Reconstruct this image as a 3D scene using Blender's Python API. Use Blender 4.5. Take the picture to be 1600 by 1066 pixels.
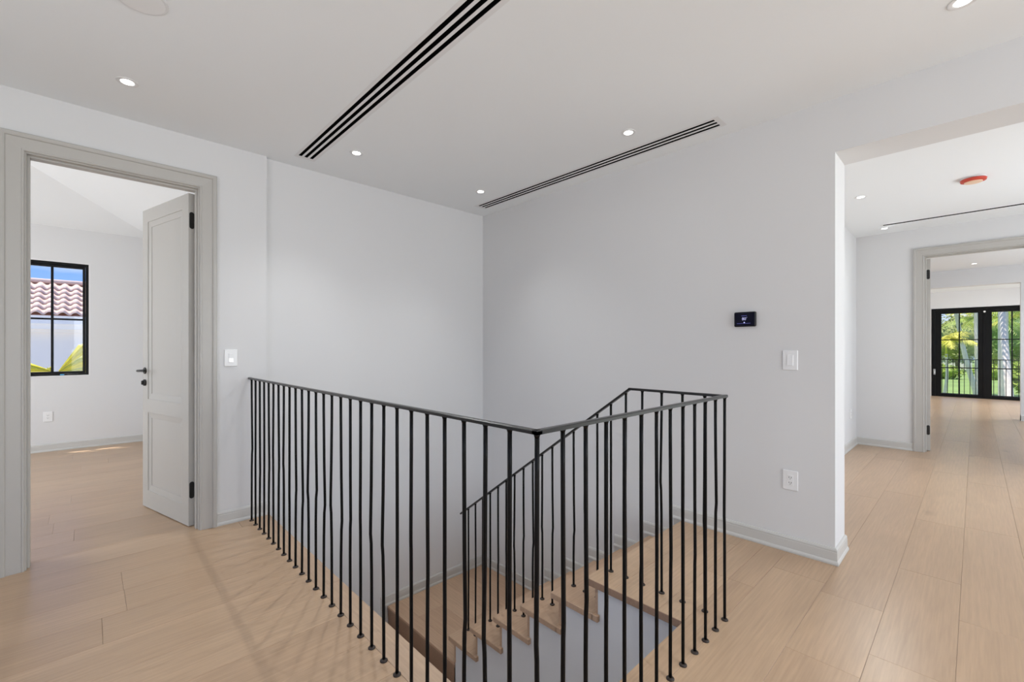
import bpy, bmesh, math, random
from mathutils import Vector, Matrix
random.seed(11)
S = bpy.context.scene
C = S.collection
R = math.radians
for o in list(bpy.data.objects):
    bpy.data.objects.remove(o)

# ------------------------------------------------------------------ camera
cam_d = bpy.data.cameras.new('camera')
cam = bpy.data.objects.new('camera', cam_d); C.objects.link(cam)
cam.location = (0, 0, 1.28)
cam.rotation_euler = (R(90), 0, R(-43.697))
cam_d.sensor_width = 36
cam_d.lens = 691.78 / 1600 * 36
cam_d.shift_y = 11 / 1600
cam_d.clip_end = 500
S.camera = cam

# ------------------------------------------------------------------ world and exposure
S.view_settings.view_transform = 'Standard'
S.view_settings.look = 'None'
S.view_settings.gamma = 1
S.view_settings.use_curve_mapping = False
S.view_settings.exposure = 0.0
W = bpy.data.worlds.new('sky'); S.world = W; W.use_nodes = True
nt = W.node_tree; nt.nodes.clear()
def wn(t): return nt.nodes.new(t)
w_out = wn('ShaderNodeOutputWorld'); w_bg = wn('ShaderNodeBackground')
w_tc = wn('ShaderNodeTexCoord'); w_sep = wn('ShaderNodeSeparateXYZ')
w_ramp = wn('ShaderNodeValToRGB'); w_noise = wn('ShaderNodeTexNoise'); w_cr = wn('ShaderNodeValToRGB'); w_mix = wn('ShaderNodeMix')
w_map = wn('ShaderNodeMapping')
nt.links.new(w_tc.outputs['Generated'], w_sep.inputs[0])
nt.links.new(w_sep.outputs['Z'], w_ramp.inputs[0])
e = w_ramp.color_ramp.elements
e[0].position = 0.0; e[0].color = (0.42, 0.62, 0.92, 1)
e[1].position = 0.6; e[1].color = (0.08, 0.22, 0.66, 1)
m_ = w_ramp.color_ramp.elements.new(0.16); m_.color = (0.16, 0.37, 0.86, 1)
w_map.inputs['Scale'].default_value = (1, 1, 3.2)
nt.links.new(w_tc.outputs['Generated'], w_map.inputs[0])
nt.links.new(w_map.outputs[0], w_noise.inputs['Vector'])
w_noise.inputs['Scale'].default_value = 3.1
w_noise.inputs['Detail'].default_value = 6
w_cr.color_ramp.elements[0].position = 0.54; w_cr.color_ramp.elements[0].color = (0, 0, 0, 1)
w_cr.color_ramp.elements[1].position = 0.72; w_cr.color_ramp.elements[1].color = (1, 1, 1, 1)
nt.links.new(w_noise.outputs['Fac'], w_cr.inputs[0])
w_mix.data_type = 'RGBA'
nt.links.new(w_cr.outputs[0], w_mix.inputs[0])
nt.links.new(w_ramp.outputs[0], w_mix.inputs[6])
w_mix.inputs[7].default_value = (0.85, 0.88, 0.93, 1)
nt.links.new(w_mix.outputs[2], w_bg.inputs[0])
w_bg.inputs[1].default_value = 1.25
nt.links.new(w_bg.outputs[0], w_out.inputs[0])

# sun, high over the garden
sun_d = bpy.data.lights.new('sun', 'SUN'); sun = bpy.data.objects.new('sun', sun_d); C.objects.link(sun)
sun_d.energy = 6.0; sun_d.angle = R(0.6); sun_d.color = (1, 0.95, 0.87)
_sd = Vector((0.26, -0.24, -1.0))
sun.rotation_euler = _sd.to_track_quat('-Z', 'Y').to_euler()
sun.location = (6, 6, 30)

# unseen fill lamps, added behind invented window openings to brighten the rooms
def fill_light(name, loc, aim, sx, sy, power, col=(0.945, 0.99, 1.0)):
    d = bpy.data.lights.new(name, 'AREA'); d.shape = 'RECTANGLE'; d.size = sx; d.size_y = sy
    d.energy = power; d.color = col
    o = bpy.data.objects.new(name, d); C.objects.link(o); o.location = loc
    o.rotation_euler = Vector(aim).to_track_quat('-Z', 'Z').to_euler()
    return o
P_LOW = 7
P_BACK, P_SIDE, P_HALL, P_BED, P_FAR, P_SUIT = 140, 14, 58, 96, 76, 190  # strengths of the added fill lamps
fill_light('fill_back', (1.3, -4.29, 1.31), (0, 1, 0.55), 3.4, 2.38, P_BACK)
fill_light('fill_side', (-1.69, 1.0, 1.35), (1, 0, 1.0), 2.6, 2.1, P_SIDE)
fill_light('fill_hall', (5.5, -1.99, 1.35), (0, 1, 0.12), 2.6, 2.1, P_HALL)
fill_light('fill_bedroom', (-3.29, 5.9, 1.45), (1, 0, -0.6), 2.6, 2.1, P_BED)
fill_light('fill_lower', (-1.69, 2.3, -1.75), (1, 0, 0.15), 2.0, 1.8, P_LOW, (1.0, 0.92, 0.90))
fill_light('fill_far_room', (9.7, -2.69, 1.35), (0, 1, 0.0), 2.6, 2.1, P_FAR)
fill_light('fill_suite', (14.2, -2.69, 1.35), (0, 1, -0.9), 2.6, 2.1, P_SUIT)
DOWN_W = 41.0     # each recessed downlight

# ------------------------------------------------------------------ materials
MATS = {}
def mat(name, col, rough=0.5, metal=0.0, spec=0.5, emit=None, estr=0.0, bump=None, vary=0.0, vscale=6.0):
    m = bpy.data.materials.new(name); m.use_nodes = True
    n = m.node_tree.nodes; l = m.node_tree.links; b = n['Principled BSDF']
    b.inputs['Base Color'].default_value = (*col, 1)
    b.inputs['Roughness'].default_value = rough
    b.inputs['Metallic'].default_value = metal
    b.inputs['Specular IOR Level'].default_value = spec
    if emit:
        b.inputs['Emission Color'].default_value = (*emit, 1); b.inputs['Emission Strength'].default_value = estr
    tc = n.new('ShaderNodeTexCoord')
    if vary:
        no = n.new('ShaderNodeTexNoise'); no.inputs['Scale'].default_value = vscale; no.inputs['Detail'].default_value = 5
        l.new(tc.outputs['Object'], no.inputs['Vector'])
        mx = n.new('ShaderNodeMix'); mx.data_type = 'RGBA'
        mx.inputs[6].default_value = (*[c * (1 - vary) for c in col], 1)
        mx.inputs[7].default_value = (*[min(1, c * (1 + vary)) for c in col], 1)
        l.new(no.outputs['Fac'], mx.inputs[0]); l.new(mx.outputs[2], b.inputs['Base Color'])
    if bump:
        no = n.new('ShaderNodeTexNoise'); no.inputs['Scale'].default_value = bump[0]; no.inputs['Detail'].default_value = 3
        l.new(tc.outputs['Object'], no.inputs['Vector'])
        bp = n.new('ShaderNodeBump'); bp.inputs['Strength'].default_value = bump[1]; bp.inputs['Distance'].default_value = 0.002
        l.new(no.outputs['Fac'], bp.inputs['Height']); l.new(bp.outputs[0], b.inputs['Normal'])
    MATS[name] = m
    return m

def oak(name, axis, base, var=0.17, rough=0.42):
    """matte oiled oak; grain runs along world axis 'X' or 'Y'; every board differs"""
    m = bpy.data.materials.new(name); m.use_nodes = True
    n = m.node_tree.nodes; l = m.node_tree.links; b = n['Principled BSDF']
    tc = n.new('ShaderNodeTexCoord'); oi = n.new('ShaderNodeObjectInfo')
    add = n.new('ShaderNodeVectorMath'); add.operation = 'ADD'
    cm = n.new('ShaderNodeCombineXYZ')
    mul = n.new('ShaderNodeMath'); mul.operation = 'MULTIPLY'; mul.inputs[1].default_value = 37.0
    l.new(oi.outputs['Random'], mul.inputs[0])
    for i in range(3): l.new(mul.outputs[0], cm.inputs[i])
    l.new(tc.outputs['Object'], add.inputs[0]); l.new(cm.outputs[0], add.inputs[1])
    mp = n.new('ShaderNodeMapping'); mp.inputs['Scale'].default_value = (0.9, 4.5, 4.5) if axis == 'X' else (4.5, 0.9, 4.5)
    l.new(add.outputs[0], mp.inputs[0])
    # broad cathedral figure
    n1 = n.new('ShaderNodeTexNoise'); n1.inputs['Scale'].default_value = 1.5; n1.inputs['Detail'].default_value = 4; n1.inputs['Distortion'].default_value = 0.6
    l.new(mp.outputs[0], n1.inputs['Vector'])
    # fine pores
    mp2 = n.new('ShaderNodeMapping'); mp2.inputs['Scale'].default_value = (2.4, 52, 52) if axis == 'X' else (52, 2.4, 52)
    l.new(add.outputs[0], mp2.inputs[0])
    n2 = n.new('ShaderNodeTexNoise'); n2.inputs['Scale'].default_value = 2.0; n2.inputs['Detail'].default_value = 5
    l.new(mp2.outputs[0], n2.inputs['Vector'])
    # growth rings
    wv = n.new('ShaderNodeTexWave'); wv.wave_type = 'BANDS'; wv.bands_direction = 'Y' if axis == 'X' else 'X'
    wv.inputs['Scale'].default_value = 2.6; wv.inputs['Distortion'].default_value = 7.0; wv.inputs['Detail'].default_value = 2; wv.inputs['Detail Scale'].default_value = 0.7
    l.new(mp.outputs[0], wv.inputs['Vector'])
    # knots
    mp3 = n.new('ShaderNodeMapping'); mp3.inputs['Scale'].default_value = (1.1, 2.6, 1) if axis == 'X' else (2.6, 1.1, 1)
    wob = n.new('ShaderNodeMix'); wob.data_type = 'RGBA'; wob.inputs[0].default_value = 0.10
    l.new(add.outputs[0], wob.inputs[6]); l.new(n1.outputs['Color'], wob.inputs[7]); l.new(wob.outputs[2], mp3.inputs[0])
    vo = n.new('ShaderNodeTexVoronoi'); vo.inputs['Scale'].default_value = 1.3
    l.new(mp3.outputs[0], vo.inputs['Vector'])
    kr = n.new('ShaderNodeValToRGB'); kr.color_ramp.elements[0].position = 0.03; kr.color_ramp.elements[0].color = (0.80, 0.78, 0.76, 1)
    kr.color_ramp.elements[1].position = 0.13; kr.color_ramp.elements[1].color = (1, 1, 1, 1)
    l.new(vo.outputs['Distance'], kr.inputs[0])
    def mixc(f, a, c2, blend='MIX'):
        mx = n.new('ShaderNodeMix'); mx.data_type = 'RGBA'; mx.blend_type = blend
        for k, v in ((0, f), (6, a), (7, c2)):
            if isinstance(v, (int, float)): mx.inputs[k].default_value = v
            elif isinstance(v, tuple): mx.inputs[k].default_value = (*v, 1)
            else: l.new(v, mx.inputs[k])
        return mx.outputs[2]
    lo = tuple(c * (1 - var * 1.15) for c in base); hi = tuple(min(1, c * (1 + var * 0.9)) for c in base)
    col = mixc(n1.outputs['Fac'], lo, hi)
    g = n.new('ShaderNodeMapRange'); g.inputs[1].default_value = 0.36; g.inputs[2].default_value = 0.70; g.inputs[3].default_value = 0.0; g.inputs[4].default_value = 0.34
    l.new(n2.outputs['Fac'], g.inputs[0])
    col = mixc(g.outputs[0], col, tuple(c * 0.62 for c in base))
    g2 = n.new('ShaderNodeMath'); g2.operation = 'MULTIPLY'; g2.inputs[1].default_value = 0.13
    l.new(wv.outputs['Fac'], g2.inputs[0])
    col = mixc(g2.outputs[0], col, tuple(c * 0.7 for c in base))
    col = mixc(1.0, col, kr.outputs[0], 'MULTIPLY')
    # board to board tone
    rr = n.new('ShaderNodeValToRGB')
    rr.color_ramp.elements[0].color = (0.93, 0.905, 0.88, 1); rr.color_ramp.elements[1].color = (1.04, 1.035, 1.02, 1)
    k = rr.color_ramp.elements.new(0.5); k.color = (0.99, 0.97, 0.95, 1)
    l.new(oi.outputs['Random'], rr.inputs[0])
    col = mixc(1.0, col, rr.outputs[0], 'MULTIPLY')
    l.new(col, b.inputs['Base Color'])
    b.inputs['Roughness'].default_value = rough
    b.inputs['Specular IOR Level'].default_value = 0.42
    bp = n.new('ShaderNodeBump'); bp.inputs['Strength'].default_value = 0.12; bp.inputs['Distance'].default_value = 0.001
    l.new(n2.outputs['Fac'], bp.inputs['Height']); l.new(bp.outputs[0], b.inputs['Normal'])
    MATS[name] = m
    return m

mat('wall_paint', (0.735, 0.733, 0.735), 0.85, spec=0.25, bump=(320, 0.10))
mat('ceiling_paint', (0.885, 0.905, 0.915), 0.9, spec=0.2, bump=(260, 0.08))
mat('trim_paint', (0.50, 0.482, 0.452), 0.38, spec=0.4)
mat('base_paint', (0.60, 0.59, 0.565), 0.38, spec=0.4)
mat('white_metal', (0.80, 0.80, 0.80), 0.45)
mat('black_void', (0.004, 0.004, 0.004), 0.8, spec=0.1)
mat('black_iron', (0.003, 0.003, 0.0033), 0.34, spec=0.16)
mat('black_rail', (0.006, 0.006, 0.0065), 0.30, spec=0.55)
mat('foot_iron', (0.030, 0.020, 0.015), 0.45, spec=0.4)
mat('black_hardware', (0.010, 0.010, 0.010), 0.35, spec=0.5)
mat('black_frame', (0.004, 0.004, 0.0045), 0.35, spec=0.2)
mat('white_plastic', (0.86, 0.86, 0.86), 0.3)
mat('slot_dark', (0.008, 0.008, 0.008), 0.6)
mat('lens', (1, 1, 1), 0.5, emit=(1, 0.98, 0.95), estr=9.0)
mat('switch_led', (0.9, 0.9, 0.9), 0.4, emit=(1, 1, 1), estr=0.35)
mat('thermo_body', (0.005, 0.005, 0.006), 0.4, spec=0.2)
mat('thermo_screen', (0.003, 0.003, 0.006), 0.35, spec=0.12, emit=(0.05, 0.05, 0.30), estr=0.02)
mat('thermo_digit', (0.5, 0.5, 0.8), 0.4, emit=(0.62, 0.62, 1.0), estr=0.5)
mat('thermo_line', (0.1, 0.1, 0.4), 0.4, emit=(0.16, 0.18, 0.62), estr=0.22)
mat('red_plastic', (0.60, 0.06, 0.03), 0.4)
mat('orange_plastic', (0.88, 0.62, 0.45), 0.4)
mat('blue_tag', (0.10, 0.42, 0.75), 0.5)
mat('steel', (0.55, 0.55, 0.55), 0.3, metal=0.9)
mat('subfloor', (0.10, 0.075, 0.055), 0.9)
mat('tile_clay', (0.86, 0.62, 0.50), 0.8, vary=0.16, vscale=5)
mat('tile_under', (0.36, 0.15, 0.10), 0.9)
mat('stucco', (0.90, 0.85, 0.78), 0.9, vary=0.03)
mat('stucco_white', (0.92, 0.90, 0.86), 0.8)
mat('paving', (0.62, 0.60, 0.57), 0.9, vary=0.1, vscale=2)
mat('lawn', (0.25, 0.36, 0.10), 0.95, vary=0.35, vscale=0.35)
mat('hedge_leaf', (0.34, 0.44, 0.07), 0.7, vary=0.4, vscale=2)
mat('tree_leaf', (0.17, 0.28, 0.06), 0.7, vary=0.45, vscale=1.2)
mat('olive_leaf', (0.32, 0.36, 0.11), 0.7, vary=0.4, vscale=1.2)
mat('palm_leaf', (0.36, 0.45, 0.08), 0.5, vary=0.4, vscale=1.5)
mat('palm_yellow', (0.70, 0.64, 0.10), 0.5, vary=0.3, vscale=1.5)
mat('palm_bark', (0.72, 0.64, 0.56), 0.9, vary=0.18, vscale=7)
mat('bark_brown', (0.25, 0.20, 0.15), 0.9, vary=0.2, vscale=5)
mat('banana_leaf', (0.86, 0.72, 0.05), 0.5, vary=0.22, vscale=6)
mat('banana_green', (0.55, 0.56, 0.06), 0.5, vary=0.2, vscale=6)
mat('deck_stone', (0.55, 0.53, 0.50), 0.8)
mat('shade_cloth', (0.8, 0.8, 0.8), 0.9)
oak('oak_floor', 'X', (0.535, 0.372, 0.244), rough=0.29)
oak('oak_edge', 'Y', (0.49, 0.345, 0.238))
oak('oak_stair', 'X', (0.55, 0.375, 0.255))
oak('oak_landing', 'Y', (0.56, 0.38, 0.26))
oak('oak_stain_shade', 'X', (0.34, 0.215, 0.145))  # dark nosing and riser oak: stain and shade mixed into the colour
def glass_mat():
    m = bpy.data.materials.new('glass'); m.use_nodes = True
    n = m.node_tree.nodes; l = m.node_tree.links; n.clear()
    out = n.new('ShaderNodeOutputMaterial'); mx = n.new('ShaderNodeMixShader'); t = n.new('ShaderNodeBsdfTransparent'); g = n.new('ShaderNodeBsdfGlossy')
    t.inputs[0].default_value = (0.98, 0.98, 0.98, 1); g.inputs['Roughness'].default_value = 0.02
    mx.inputs[0].default_value = 0.02
    l.new(t.outputs[0], mx.inputs[1]); l.new(g.outputs[0], mx.inputs[2]); l.new(mx.outputs[0], out.inputs[0])
    MATS['glass'] = m
glass_mat()

# ------------------------------------------------------------------ mesh helpers
class MB:
    def __init__(s, xf=None): s.v = []; s.f = []; s.xf = xf
    def add(s, vs, fs):
        b = len(s.v); s.v += [tuple(p) for p in vs]; s.f += [tuple(b + i for i in q) for q in fs]
        return s
    def box(s, x0, x1, y0, y1, z0, z1, ch=0.0):
        if x1 < x0: x0, x1 = x1, x0
        if y1 < y0: y0, y1 = y1, y0
        if z1 < z0: z0, z1 = z1, z0
        if ch <= 0:
            vs = [(x, y, z) for z in (z0, z1) for y in (y0, y1) for x in (x0, x1)]
            return s.add(vs, [(0, 2, 3, 1), (4, 5, 7, 6), (0, 1, 5, 4), (2, 6, 7, 3), (0, 4, 6, 2), (1, 3, 7, 5)])
        c = min(ch, (x1 - x0) * .45, (y1 - y0) * .45, (z1 - z0) * .45)
        bm = bmesh.new(); bmesh.ops.create_cube(bm, size=1)
        for v in bm.verts:
            v.co = Vector(((x0 + x1) / 2 + v.co.x * (x1 - x0), (y0 + y1) / 2 + v.co.y * (y1 - y0), (z0 + z1) / 2 + v.co.z * (z1 - z0)))
        bmesh.ops.bevel(bm, geom=bm.edges[:], offset=c, segments=1, affect='EDGES')
        bm.verts.index_update()
        s.add([v.co[:] for v in bm.verts], [[v.index for v in f.verts] for f in bm.faces]); bm.free()
        return s
    def tube(s, pts, r, n=8, cap=True, r_end=None):
        pts = [Vector(p) for p in pts]; rings = []
        N = len(pts)
        for i, p in enumerate(pts):
            d = (pts[min(i + 1, N - 1)] - pts[max(i - 1, 0)]).normalized()
            a = Vector((1, 0, 0)) if abs(d.x) < 0.9 else Vector((0, 1, 0))
            u = d.cross(a).normalized(); w = d.cross(u)
            rr = r if r_end is None else r + (r_end - r) * i / max(1, N - 1)
            rings.append([p + (u * math.cos(2 * math.pi * k / n) + w * math.sin(2 * math.pi * k / n)) * rr for k in range(n)])
        vs = [q for ring in rings for q in ring]; fs = []
        for i in range(N - 1):
            for k in range(n):
                fs.append((i * n + k, i * n + (k + 1) % n, (i + 1) * n + (k + 1) % n, (i + 1) * n + k))
        if cap: fs += [tuple(range(n))[::-1], tuple((N - 1) * n + k for k in range(n))]
        return s.add(vs, fs)
    def lathe(s, c, prof, n=32, axis='Z', close=True):
        """prof: list of (radius, height) about axis through c"""
        c = Vector(c); vs = []; fs = []
        for (r, hh) in prof:
            for k in range(n):
                a = 2 * math.pi * k / n
                q = (r * math.cos(a), r * math.sin(a), hh)
                if axis == 'X': q = (hh, q[0], q[1])
                elif axis == 'Y': q = (q[0], hh, q[1])
                vs.append(c + Vector(q))
        for i in range(len(prof) - 1):
            for k in range(n):
                fs.append((i * n + k, i * n + (k + 1) % n, (i + 1) * n + (k + 1) % n, (i + 1) * n + k))
        if close: fs += [tuple(range(n))[::-1], tuple((len(prof) - 1) * n + k for k in range(n))]
        return s.add(vs, fs)
    def build(s, name, material, parent=None, smooth=False):
        me = bpy.data.meshes.new(name)
        vs = [s.xf @ Vector(p) for p in s.v] if s.xf else s.v
        me.from_pydata(vs, [], s.f); me.update()
        bm = bmesh.new(); bm.from_mesh(me); bmesh.ops.recalc_face_normals(bm, faces=bm.faces[:]); bm.to_mesh(me); bm.free()
        if smooth:
            for p in me.polygons: p.use_smooth = True
        me.materials.append(MATS[material])
        o = bpy.data.objects.new(name, me); C.objects.link(o)
        if parent: adopt(o, parent)
        return o
def adopt(o, parent):
    o.parent = parent
    if parent.type == 'EMPTY': o.location = -Vector(parent.location)   # parts are meshed in world coordinates
def smooth_by_angle(o, deg=35):
    for p in o.data.polygons: p.use_smooth = True
    bm = bmesh.new(); bm.from_mesh(o.data)
    for ed in bm.edges:
        if len(ed.link_faces) == 2 and ed.calc_face_angle(0) > R(deg): ed.smooth = False
    bm.to_mesh(o.data); bm.free()
    return o
def tag(o, label=None, cat=None, group=None, kind=None):
    if label: o['label'] = label
    if cat: o['category'] = cat
    if group: o['group'] = group
    if kind: o['kind'] = kind
    return o
def thing(name, label, cat, loc=(0, 0, 0), group=None):
    o = bpy.data.objects.new(name, None); C.objects.link(o); o.location = loc; o.empty_display_size = 0.1
    return tag(o, label, cat, group)
def structure(name, label, loc=None):
    o = bpy.data.objects.new(name, None); C.objects.link(o)
    if loc: o.location = loc
    return tag(o, label, None, None, 'structure')
def slab(mb, u0, u1, v0, v1, t0, t1, holes, fn):
    """plate in u,v with rectangular holes, thick t0..t1, mapped to the world by fn(u,v,t)"""
    us = sorted({u0, u1, *[min(max(k, u0), u1) for hh in holes for k in hh[:2]]}); vsn = sorted({v0, v1, *[min(max(k, v0), v1) for hh in holes for k in hh[2:]]})
    def hole(i, j):
        if i < 0 or j < 0 or i >= len(us) - 1 or j >= len(vsn) - 1: return True
        uc = (us[i] + us[i + 1]) / 2; vc = (vsn[j] + vsn[j + 1]) / 2
        return any(a < uc < b and c < vc < d for a, b, c, d in holes)
    for i in range(len(us) - 1):
        for j in range(len(vsn) - 1):
            if hole(i, j): continue
            a, b, c, d = us[i], us[i + 1], vsn[j], vsn[j + 1]
            q = lambda t: [fn(a, c, t), fn(b, c, t), fn(b, d, t), fn(a, d, t)]
            mb.add(q(t0), [(3, 2, 1, 0)]); mb.add(q(t1), [(0, 1, 2, 3)])
            for (di, dj, p0, p1) in ((-1, 0, (a, d), (a, c)), (1, 0, (b, c), (b, d)), (0, -1, (a, c), (b, c)), (0, 1, (b, d), (a, d))):
                if hole(i + di, j + dj):
                    mb.add([fn(*p0, t0), fn(*p1, t0), fn(*p1, t1), fn(*p0, t1)], [(0, 1, 2, 3)])
    bmx = None
    return mb
def weld(o):
    bm = bmesh.new(); bm.from_mesh(o.data); bmesh.ops.remove_doubles(bm, verts=bm.verts[:], dist=1e-5)
    bmesh.ops.recalc_face_normals(bm, faces=bm.faces[:]); bm.to_mesh(o.data); bm.free(); return o
def wall_x(name, label, X0, X1, y0, y1, z0, z1, holes=(), m='wall_paint'):       # plate normal to X
    mb = MB(); slab(mb, y0, y1, z0, z1, X0, X1, list(holes), lambda u, v, t: (t, u, v))
    return tag(weld(mb.build(name, m)), label, kind='structure')
def wall_y(name, label, Y0, Y1, x0, x1, z0, z1, holes=(), m='wall_paint'):       # plate normal to Y
    mb = MB(); slab(mb, x0, x1, z0, z1, Y0, Y1, list(holes), lambda u, v, t: (u, t, v))
    return tag(weld(mb.build(name, m)), label, kind='structure')
def plate_z(name, label, Z0, Z1, x0, x1, y0, y1, holes=(), m='ceiling_paint'):
    mb = MB(); slab(mb, x0, x1, y0, y1, Z0, Z1, list(holes), lambda u, v, t: (u, v, t))
    return tag(weld(mb.build(name, m)), label, kind='structure')
def sweep_segments(profile, path, fn, left=True):
    """mitred moulding: profile [(offset, rise)], offset to the left (or right) of the 2-D path; one MB per segment"""
    P = [Vector(p) for p in path]; n = len(P); rings = []
    sg = 1 if left else -1
    for i in range(n):
        if i == 0: d = (P[1] - P[0]).normalized(); nn = Vector((-d.y, d.x)) * sg; k = 1
        elif i == n - 1: d = (P[-1] - P[-2]).normalized(); nn = Vector((-d.y, d.x)) * sg; k = 1
        else:
            d0 = (P[i] - P[i - 1]).normalized(); d1 = (P[i + 1] - P[i]).normalized()
            n0 = Vector((-d0.y, d0.x)) * sg; n1 = Vector((-d1.y, d1.x)) * sg
            nn = (n0 + n1).normalized(); k = 1 / max(0.2, nn.dot(n0))
        rings.append([fn(*(P[i] + nn * off * k), rise) for off, rise in profile])
    out = []
    m = len(profile)
    for i in range(n - 1):
        mb = MB(); fs = [(j, (j + 1) % m, m + (j + 1) % m, m + j) for j in range(m)]
        fs += [tuple(range(m))[::-1], tuple(range(m, 2 * m))]
        mb.add(rings[i] + rings[i + 1], fs); out.append(mb)
    return out
BASE_PROF = [(0, 0), (0.020, 0), (0.0205, 0.010), (0.017, 0.019), (0.0135, 0.024), (0.013, 0.072), (0.0115, 0.076), (0.0125, 0.082), (0.011, 0.088), (0.006, 0.0965), (0, 0.098)]
def baseboard(name, label, path, z=0.0, left=True):
    segs = sweep_segments(BASE_PROF, path, lambda u, v, w: (u, v, z + w), left)
    if len(segs) == 1: return tag(segs[0].build(name, 'base_paint'), label, kind='structure')
    root = structure(name, label, (*path[0], z))
    for sgm in segs: sgm.build('board', 'base_paint', root)
    return root

# ------------------------------------------------------------------ main dimensions
H = 2.755                       # ceiling
YA, YA2 = 3.770, 3.812          # left wall, and the same wall set back in the stairwell
XB, XB2 = 3.190, 3.463          # right wall and its far face
XE, YE, XL, YN = 1.005, 0.945, 2.008, 1.506   # edges of the stair void; top flight side and nosing
RISE, RUN = 0.1885, 0.262
LZ = -6 * RISE                  # half landing
LX = 2.020                      # its nosing
HX = 7.42                       # hall end wall
GZ = -3.3                       # garden level

# ------------------------------------------------------------------ floors
floor = structure('floor', 'wide plank light oak floor')
mb = MB()
for (a, b, c, d) in ((-1.75, XE - .015, YE, 3.9), (-1.75, XB2, -4.4, YE - .015), (XL + .03, XB2, YE - .015, YN - .06),
                     (XB2, 16.5, -2.8, 1.25), (7.55, 16.5, 1.25, 2.6), (-3.4, 0.8, 3.9, 8.12)):
    mb.box(a, b, c, d, -0.30, -0.019)
mb.build('subfloor', 'subfloor', floor)
PW, SEAM = 0.255, 0.053
joints = {}
def row_joints(i):
    if i not in joints:
        rng = random.Random(400 + i)
        fixed = {1: [2.16, 2.787], 0: [3.41]}.get(i, [])
        x = -4 + rng.uniform(0, 1.8); J = []
        while x < 18:
            if not any(abs(x - q) < 0.55 for q in fixed): J.append(x)
            x += rng.uniform(1.5, 2.3)
        joints[i] = sorted(J + fixed)
    return joints[i]
def plank_mesh(x0, x1, y0, y1, zt, th=0.018, g=0.00035, ch=0.0008, axis='X'):
    a, b, c, d = x0 + g, x1 - g, y0 + g, y1 - g
    vs = [(a, c, zt - th), (b, c, zt - th), (b, d, zt - th), (a, d, zt - th), (a, c, zt - ch), (b, c, zt - ch), (b, d, zt - ch), (a, d, zt - ch),
          (a + ch, c + ch, zt), (b - ch, c + ch, zt), (b - ch, d - ch, zt), (a + ch, d - ch, zt)]
    fs = [(0, 1, 5, 4), (1, 2, 6, 5), (2, 3, 7, 6), (3, 0, 4, 7), (4, 5, 9, 8), (5, 6, 10, 9), (6, 7, 11, 10), (7, 4, 8, 11), (8, 9, 10, 11), (3, 2, 1, 0)]
    return MB().add(vs, fs)
def planks(x0, x1, y0, y1):
    i0 = math.floor((y0 - SEAM) / PW + 1e-6)
    i = i0
    while SEAM + i * PW < y1 - 1e-6:
        a = max(y0, SEAM + i * PW); b = min(y1, SEAM + (i + 1) * PW)
        cuts = [x0] + [q for q in row_joints(i) if x0 + 0.05 < q < x1 - 0.05] + [x1]
        if b - a > 0.004:
            for p, q in zip(cuts[:-1], cuts[1:]):
                plank_mesh(p, q, a, b, random.uniform(-0.0003, 0)).build('plank', 'oak_floor', floor)
        i += 1
s = lambda k: SEAM + PW * k
planks(-1.70, 16.42, s(-6), s(2))
planks(-1.70, XB, -4.25, s(-6))
planks(-1.70, XB, s(2), YE)
planks(-1.70, 0.885, YE, 3.9)
planks(-3.2, 0.68, 3.9, 7.93)
planks(XB, HX, s(2), 1.1)
planks(7.55, 16.42, s(2), 2.45)
planks(XL, XB, YE, YN)
plank_mesh(0.885, XE, YE, 2.42, 0, axis='Y', th=0.036).build('edge_board', 'oak_edge', floor)
plank_mesh(0.885, XE, 2.42, YA2, 0, axis='Y', th=0.036).build('edge_board', 'oak_edge', floor)

# ------------------------------------------------------------------ walls and ceilings
# left wall with the bedroom doorway, continuing down the stairwell set back a little
DO = (-0.264, 0.560, 0.0, 2.405)         # doorway in wall coordinates
wall_y('wall_left', 'light grey left wall with the bedroom doorway', YA, 3.90, -1.75, 0.990, -0.30, H, [(DO[0] - .012, DO[1] + .012, -0.4, DO[3] + .012)])
wall_y('wall_stairwell_left', 'plain white stairwell wall left of the corner', YA2, 3.94, 0.990, XB2, -3.3, H)
wall_x('wall_right', 'light grey right wall with the hall opening', XB, XB2, -4.4, YA2, -3.3, H, [(-1.40, 0.573, -0.05, 2.440)])
wall_y('wall_back', 'back wall with an added wide window behind the camera', -4.32, -4.20, -1.75, XB, -0.30, H, [(-0.4, 3.0, 0.12, 2.5)])
wall_x('wall_side', 'side wall with an added wide window beside the camera', -1.72, -1.60, -4.32, YA, -0.30, H, [(-0.3, 2.3, 0.30, 2.4)])
# slot diffusers: (x0, x1, y0, y1) housings cut into the ceilings
DIF = [(1.135, 1.290, 1.140, 3.612), (2.890, 3.045, 1.132, 3.600), (6.876, 6.944, -0.935, 0.795)]
plate_z('ceiling', 'smooth white ceiling over the landing', H, H + .12, -1.75, XB2, -4.4, 3.94, [DIF[0], DIF[1]])
# hall beyond the opening
plate_z('ceiling_hall', 'white ceiling of the bright hall', H, H + .12, XB2, HX, -2.1, 1.25, [DIF[2]])
wall_y('wall_hall_left', 'white left wall of the hall', 1.10, 1.22, XB2, HX, -0.3, H)
wall_y('wall_hall_right', 'white right wall of the hall with an added window', -2.02, -1.90, XB2, HX, -0.3, H, [(4.2, 6.8, 0.30, 2.4)])
D2Y0, D2Y1 = 0.432, -0.392
wall_x('wall_hall_end', 'white end wall of the hall with a doorway', HX, 7.55, -2.1, 1.25, -0.3, H, [(D2Y1 - .012, D2Y0 + .012, -0.4, 2.417)])
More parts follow.
